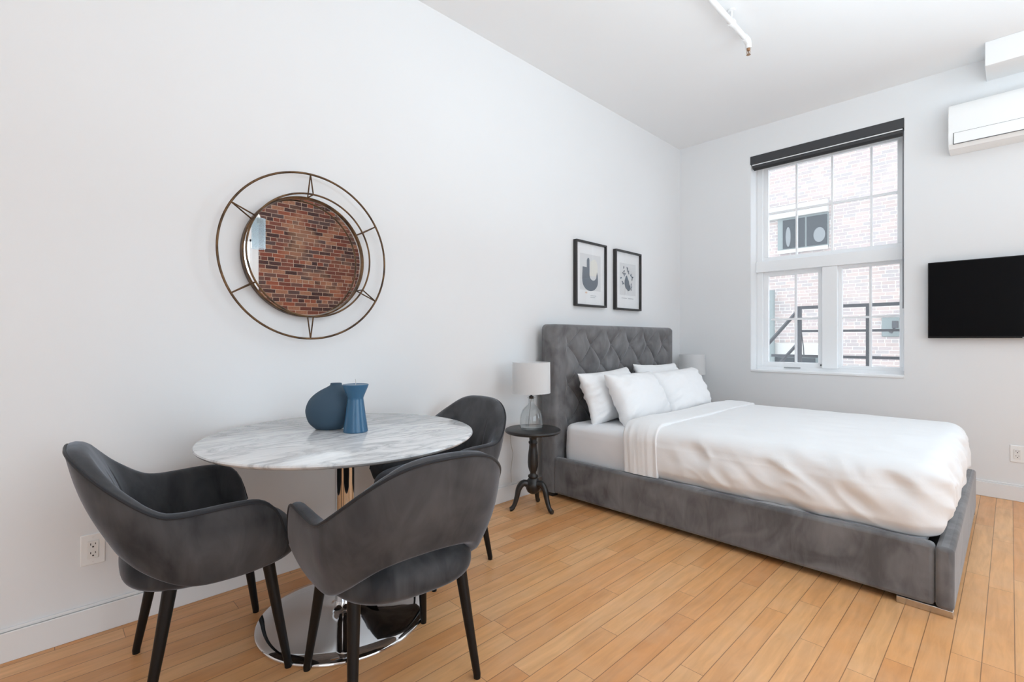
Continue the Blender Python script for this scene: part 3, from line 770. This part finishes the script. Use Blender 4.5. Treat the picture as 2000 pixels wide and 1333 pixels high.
# pillows
def make_pillow(name, w_, h_, th, seed, mat=M['pillow']):
    def fn(side):
        def f(a, b_):
            u, v = a * 2 - 1, b_ * 2 - 1
            e = (max(0, 1 - abs(u) ** 3.2) * max(0, 1 - abs(v) ** 2.8)) ** .5
            x = u * w_ / 2 * (1 - .055 * (1 - abs(u) ** 2) * 0 - .06 * (1 - v * v) * abs(u) ** 3)
            y = v * h_ / 2 * (1 - .07 * (1 - u * u) * abs(v) ** 3)
            edge = max(abs(u), abs(v)); rad = .011 * (1 - e) * math.sin(math.atan2(v, u) * 15 + seed) * min(1, edge * 1.2)
            wr = .012 * noise.noise(Vector((u * 2.5 + seed, v * 2.2, seed))) + .0028 * noise.noise(Vector((u * 7 + seed, v * 6, seed + side)))
            cw = .020 * math.exp(-((1 - abs(u)) / .38) ** 2) * noise.noise(Vector((abs(u) * 2, v * 7 + u * 3, seed + 7)))
            z = side * (th / 2 * e + (wr + cw + rad * .5) * min(1, e * 2.2))
            return Vector((x, y, z + .012 * v * v * (1 if seed % 2 else .6)))
        return f
    mb = MB(); mb.grid(fn(1), 64, 48); mb.grid(fn(-1), 64, 48)
    return mb.build(name, mat, angle=80)
def put_pillow(x, y, z, tilt, yaw, roll, w_, h_, th, seed, label):
    o = make_pillow('pillow', w_, h_, th, seed)
    # local x across the bed, local y up along the pillow, local z its thickness towards the foot
    o.matrix_world = Matrix.Translation((x, y, z)) @ Matrix.Rotation(yaw, 4, 'Z') @ Matrix.Rotation(math.radians(180), 4, 'Z') @ Matrix.Rotation(tilt, 4, 'X') @ Matrix.Rotation(roll, 4, 'Z')
    tag(o, label, 'pillow', 'white pillows on the bed')
R_ = math.radians
put_pillow(-1.79, -.345, .722, R_(108), R_(2), R_(-2), .70, .40, .16, 1, 'white pillow leaning against the tufted headboard, behind the front left pillow')
put_pillow(-1.02, -.345, .735, R_(108), R_(-2), R_(1), .68, .42, .16, 2, 'white pillow leaning against the headboard, mostly hidden behind the front right pillow')
put_pillow(-1.69, -.530, .702, R_(116), R_(4), R_(1), .70, .43, .21, 3, 'plump white pillow at the front left with creased side, nearer the side table')
put_pillow(-1.07, -.575, .712, R_(118), R_(-4), R_(-2), .64, .41, .21, 4, 'plump white pillow at the front right, nearer the window')

# ------------------------------------------------------------------ side tables
def side_table(label, x, y, rz=0):
    t = thing('side_table', label, 'side table', (x, y, 0), rz, 'black pedestal side tables')
    MB().lathe([(0, .520), (.180, .520), (.188, .525), (.190, .533), (.186, .541), (.178, .545), (0, .545)], n=72).build('table_top', M['black_wood'], t, angle=35)
    pr = [(.0, .105), (.022, .108), (.038, .120), (.048, .142), (.051, .165), (.047, .188), (.034, .206), (.028, .212), (.034, .220), (.034, .230), (.022, .238), (.020, .250), (.026, .262), (.034, .290), (.036, .320),
          (.034, .365), (.028, .410), (.025, .440), (.030, .448), (.030, .458), (.024, .464), (.026, .485), (.040, .500), (.045, .520), (0, .520)]
    MB().lathe(pr, n=36).build('pedestal', M['black_wood'], t, angle=60)
    for k, a in enumerate((R_(150), R_(277), R_(30))):
        pts = []
        tab = [(0, .020, .165), (.18, .066, .182), (.38, .098, .150), (.6, .112, .095), (.8, .130, .040), (.92, .148, .016), (1, .160, .014)]
        for i in range(19):
            r, z = cr(tab, i / 18); pts.append((r * math.cos(a), r * math.sin(a), z))
        MB().tube(pts, [.025 - .013 * (i / 18) + (.003 if i > 15 else 0) for i in range(19)], 12).build('leg', M['black_wood'], t)
    return t
st = side_table('black turned-pedestal side table between the table chairs and the bed', -2.585, -.250, R_(0))
dup(st, (-.212, -.225, 0), R_(25), 'black pedestal side table in the corner, hidden behind the bed', 'black pedestal side tables')

def lamp(label, x, y, rz=0):
    t = thing('table_lamp', label, 'lamp', (x, y, .545), rz, 'glass bottle table lamps')
    MB().lathe([(.0, .006), (.068, .006), (.076, .010), (.078, .018), (.077, .060), (.073, .095), (.060, .130), (.040, .152), (.024, .165), (.019, .180), (.019, .205), (.026, .210), (.026, .216), (.016, .218),
                (.016, .205), (.015, .180), (.021, .163), (.036, .149), (.056, .127), (.069, .093), (.073, .060), (.074, .018), (.0, .010)], n=56, cap=False).build('glass_base', M['bottle_glass'], t, angle=60)
    MB().lathe([(0, 0), (.066, 0), (.072, .006), (0, .006)], n=40).build('glass_foot', M['bottle_glass'], t)
    MB().lathe([(0, .206), (.016, .206), (.016, .222), (.007, .224), (.007, .262), (.0, .262)], n=20).build('lamp_socket', simple('dark_bronze_socket', (.03, .025, .022), .4, .6), t)
    MB().tube([(0, 0, .206), (-.010, 0, .15), (-.022, 0, .08), (-.030, 0, .012)], .0016, 8).build('cord', simple('clear_cord', (.30, .29, .28), .4), t)
    z0, z1 = .245, .450
    MB().lathe([(.1285, z0), (.1265, z1), (.1245, z1), (.1265, z0), (.1285, z0)], n=72, cap=False).build('lamp_shade', M['shade'], t, angle=30)
    mb = MB()
    for k in range(3):
        a = k * 2 * PI / 3; mb.tube([(0, 0, z0 + .017), (.126 * math.cos(a), .126 * math.sin(a), z0 + .020)], .0015, 6)
    mb.build('shade_spider', M['chrome'], t)
    return t
lp = lamp('white drum shade lamp with clear glass bottle base on the left side table', -2.607, -.255)
dup(lp, (-.165, -.218, .545), R_(40), 'white drum shade lamp in the corner beyond the bed, on the hidden side table', 'glass bottle table lamps')

# cord hanging behind the side table
tag(MB().tube([(-2.62, -.06, .53), (-2.60, -.05, .42), (-2.57, -.04, .34), (-2.58, -.03, .22), (-2.57, -.025, .13)], .0022, 8).build('power_cord', simple('pale_cord', (.5, .48, .45), .5)), 'thin pale power cord hanging against the wall behind the side table', 'cord')

# ------------------------------------------------------------------ wall outlets
def outlet(label, loc, rz):
    t = thing('wall_outlet', label, 'outlet', loc, rz, 'duplex wall outlets')
    MB().box(-.037, .037, -.006, 0, -.060, .060).build('cover_plate', M['plastic'], t, bevel=.003)
    r = MB().box(-.0175, .0175, -.009, -.005, -.034, .034).build('receptacle', M['ivory'], t, bevel=.0015)
    mb = MB()
    for s_ in (1, -1):
        mb.box(-.0085, -.0060, -.0096, -.0088, s_ * .017 + .0005, s_ * .017 + .0085).box(.0060, .0082, -.0096, -.0088, s_ * .017 + .0015, s_ * .017 + .0080)
        mb.lathe([(0, -.0096), (.0030, -.0096), (.0030, -.0088), (0, -.0088)], (0, 0, s_ * .017 - .0062), 12, 'y')
    mb.build('slots', M['darkslot'], r)
    for s_ in (1, -1): MB().lathe([(0, -.0072), (.0028, -.0068), (.003, -.006)], (0, 0, s_ * .048), 12, 'y').build('screw', M['ivory'], t)
    return t
ol = outlet('white duplex outlet low on the wall behind the left armchair', (-4.828, 0, .330), 0)
dup(ol, (0, -2.538, .334), R_(-90), 'white duplex outlet below the television near the right edge', 'duplex wall outlets')

# ------------------------------------------------------------------ television and air conditioner
tv = thing('television', 'slim black flat screen television mounted on the wall right of the window', 'television', (-.06, -2.545, 1.448))
abs_child(MB().box(-.06, -.022, -3.035, -2.058, 1.158, 1.739), 'tv_body', M['black_plastic'], tv, .004)
abs_child(MB().box(-.0625, -.059, -3.027, -2.066, 1.172, 1.731), 'screen', M['screen'], tv)
abs_child(MB().box(-.022, 0, -2.75, -2.35, 1.30, 1.60), 'wall_bracket', M['black_plastic'], tv)
abs_child(MB().box(-.0615, -.0600, -2.595, -2.562, 1.1605, 1.1655), 'maker_mark', simple('pale_grey_mark', (.6, .6, .6), .4), tv)

ac = thing('air_conditioner', 'white wall-mounted split air conditioner above the television', 'air conditioner', (-.1, -2.60, 2.70))
mb = MB()
prof = [(0, 2.545), (-.10, 2.540), (-.165, 2.548), (-.192, 2.575), (-.200, 2.64), (-.200, 2.78), (-.194, 2.835), (-.170, 2.868), (-.12, 2.876), (0, 2.876)]
n = len(prof)
vs_ = [(x, y, z) for y in (-3.02, -2.183) for x, z in prof]
mb.add(vs_, [tuple(range(n)), tuple(range(n, 2 * n))[::-1]] + [(k, (k + 1) % n, n + (k + 1) % n, n + k) for k in range(n)])
abs_child(mb, 'housing', M['plastic'], ac, .006, angle=35)
abs_child(MB().box(-.2035, -.196, -2.985, -2.215, 2.574, 2.652, mat=Matrix.Identity(4)), 'louver', M['plastic'], ac, .002)
mb = MB(); mb.box(-.2038, -.197, -2.985, -2.212, 2.570, 2.5735).box(-.2022, -.197, -2.214, -2.2115, 2.571, 2.654).box(-.2012, -.197, -2.985, -2.212, 2.653, 2.6545)
abs_child(mb, 'louver_gap', simple('dark_grey_gap', (.10, .10, .10), .6), ac)

# ------------------------------------------------------------------ sprinkler pipe
sp = thing('sprinkler_pipe', 'white sprinkler pipe under the ceiling ending in a small brass head', 'pipe', (-1.61, -1.29, 3.12))
abs_child(MB().tube([(-7.5, -1.29, 3.125), (-1.64, -1.29, 3.125)], .017, 16), 'pipe', M['pipe_white'], sp)
abs_child(MB().tube([(-1.90, -1.29, 3.125), (-1.87, -1.29, 3.125)], .024, 16), 'collar', M['pipe_white'], sp)
abs_child(MB().tube([(-1.68, -1.29, 3.125), (-1.64, -1.29, 3.125), (-1.617, -1.29, 3.122), (-1.607, -1.29, 3.110), (-1.605, -1.29, 3.082)], [.022, .022, .022, .020, .019], 16), 'fitting', M['pipe_white'], sp)
abs_child(MB().tube([(-1.885, -1.29, 3.14), (-1.885, -1.29, 3.205)], .005, 8).lathe([(0, 3.195), (.022, 3.195), (.022, 3.2049), (0, 3.2049)], (-1.885, -1.29, 0), 16), 'hanger', M['pipe_white'], sp)
mb = MB(); mb.lathe([(0, 3.086), (.012, 3.085), (.012, 3.070), (.008, 3.066), (0, 3.066)], (-1.605, -1.29, 0), 12)
mb.tube([(-1.605, -1.299, 3.068), (-1.605, -1.300, 3.052), (-1.605, -1.292, 3.042)], .0022, 6).tube([(-1.605, -1.281, 3.068), (-1.605, -1.280, 3.052), (-1.605, -1.288, 3.042)], .0022, 6)
mb.lathe([(0, 3.043), (.013, 3.041), (.014, 3.039), (0, 3.0385)], (-1.605, -1.29, 0), 12).tube([(-1.605, -1.29, 3.066), (-1.605, -1.29, 3.042)], .003, 6)
abs_child(mb, 'sprinkler_head', M['brass'], sp)

# ------------------------------------------------------------------ pendant seen in the mirror
pd = thing('glass_pendant', 'grey glass cylinder pendant light reflected at the left of the round mirror', 'lamp', (-3.19, -3.5, 2.35))
MB().lathe([(.073, -.17), (.073, .17), (.03, .18), (.028, .178), (.070, .166), (.070, -.17), (.073, -.17)], n=40, cap=False).build('lamp_shade', M['pendant_glass'], pd)
MB().lathe([(0, .10), (.018, .11), (.02, .19), (.008, .22), (0, .22)], n=20).build('lamp_socket', M['foot_metal'], pd)
MB().tube([(0, 0, .21), (0, 0, .855)], .003, 8).build('cord', M['foot_metal'], pd)

# ------------------------------------------------------------------ outside the window
bb = thing('brick_building', 'pale weathered brick building across the yard seen through the window', 'building', (7, 0, -4))
abs_child(MB().box(7, 9, -8, 9, -4, 10), 'wall', M['brick_out'], bb)
abs_child(MB().box(6.88, 7.02, .176, 3.2, 3.845, 4.11), 'stone_ledge', M['stone'], bb, .01)
abs_child(MB().box(6.9, 7.02, .34, 3.2, .80, 1.06), 'stone_ledge', M['stone'], bb, .01)
wn = abs_child(MB().box(6.95, 7.04, .18, 1.16, 3.12, 3.84), 'window', M['ext_pipe'], bb)
abs_child(MB().box(6.93, 6.955, .62, 1.05, 3.17, 3.80).box(6.93, 6.955, .20, .58, 3.17, 3.80), 'pane', M['ext_dark'], wn)
abs_child(MB().box(6.92, 6.935, .18, 1.16, 3.06, 3.14), 'sill', M['stone'], wn)
cm_ = simple('grey_reflection', (.20, .21, .21), .9)  # reflections in the far window glass, modelled as flat grey shapes
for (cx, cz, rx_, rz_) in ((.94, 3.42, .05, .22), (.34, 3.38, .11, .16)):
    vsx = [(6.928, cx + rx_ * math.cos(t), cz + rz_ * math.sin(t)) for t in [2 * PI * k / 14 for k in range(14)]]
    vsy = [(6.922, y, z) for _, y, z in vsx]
    abs_child(MB().add(vsx + vsy, [tuple(range(14)), tuple(range(14, 28))[::-1]] + [(k, (k + 1) % 14, 14 + (k + 1) % 14, 14 + k) for k in range(14)]), 'pane_reflection', cm_, wn)
w2_ = abs_child(MB().box(6.95, 7.04, .36, 2.6, -.9, .80), 'window', M['ext_green'], bb)
abs_child(MB().box(6.93, 6.955, .42, 1.3, -.8, .74), 'pane', M['ext_dark'], w2_)
tag(MB().tube([(6.82, 1.235, -4), (6.82, 1.235, 2.25)], .055, 14).build('drain_pipe', M['ext_pipe']), 'grey green drain pipe on the brick building, left edge of the window view', 'pipe')
wl = thing('wall_light', 'small dark wall light with a bracket on the brick building', 'wall light', (7, -.87, 1.4))
abs_child(MB().box(6.96, 7, -1.0, -.72, 1.20, 1.62), 'back_plate', M['ext_pipe'], wl, .02)
abs_child(MB().tube([(6.97, -.85, 1.30), (6.80, -.90, 1.28), (6.74, -.95, 1.36)], .02, 8), 'arm', M['iron'], wl)
abs_child(MB().box(6.68, 6.80, -1.01, -.92, 1.36, 1.50), 'lamp_head', M['iron'], wl, .01)
fe = thing('fire_escape', 'dark iron fire escape railing and stair just outside the window', 'fire escape', (1.8, -1.5, .72))
mb = MB()
X = 1.8
def bar(mb, p, q, t=.022): mb.tube([p, q], t * .7, 4)
bb_ = []
mb.box(X - .015, X + .015, -3.4, -.648, 1.522, 1.560).box(X - .012, X + .012, -3.4, -.66, 1.236, 1.264)
abs_child(mb, 'railing', M['iron'], fe)
abs_child(MB().box(X - .015, X + .015, -3.4, -.35, .925, .958), 'lower_rail', M['iron'], fe)
for y in (-.672, -1.372, -2.1, -3.1): abs_child(MB().box(X - .018, X + .018, y - .022, y + .022, .70, 1.53), 'post', M['iron'], fe)
abs_child(MB().box(.45, X + .02, -3.4, -.62, .70, .735), 'platform', M['iron'], fe)
for y in (-3.2, -2.0, -.8): abs_child(MB().tube([(.32, y, .0), (X - .1, y, .70)], .02, 6).tube([(.30, y, .715), (.5, y, .715)], .02, 6), 'bracket', M['iron'], fe)
d = Vector((0, .203, -.246)); a0 = Vector((X, -.640, 1.49))
abs_child(MB().tube([a0, a0 + d * 4.5], .022, 6), 'stair_rail', M['iron'], fe)
a1 = Vector((X, -.66, 1.105)); abs_child(MB().tube([a1, a1 + d * 4.0], .020, 6), 'stair_stringer', M['iron'], fe)
abs_child(MB().tube([(X, -.69, 1.25), (X, -.715, 1.05), (X, -.72, .94)], .006, 6), 'hanging_cable', M['iron'], fe)
struct(MB().box(TH, 12, -9, 10, -4.2, -4).build('trim_ground', simple('yard_concrete', (.40, .40, .39), .9)))
bpy.context.view_layer.update()
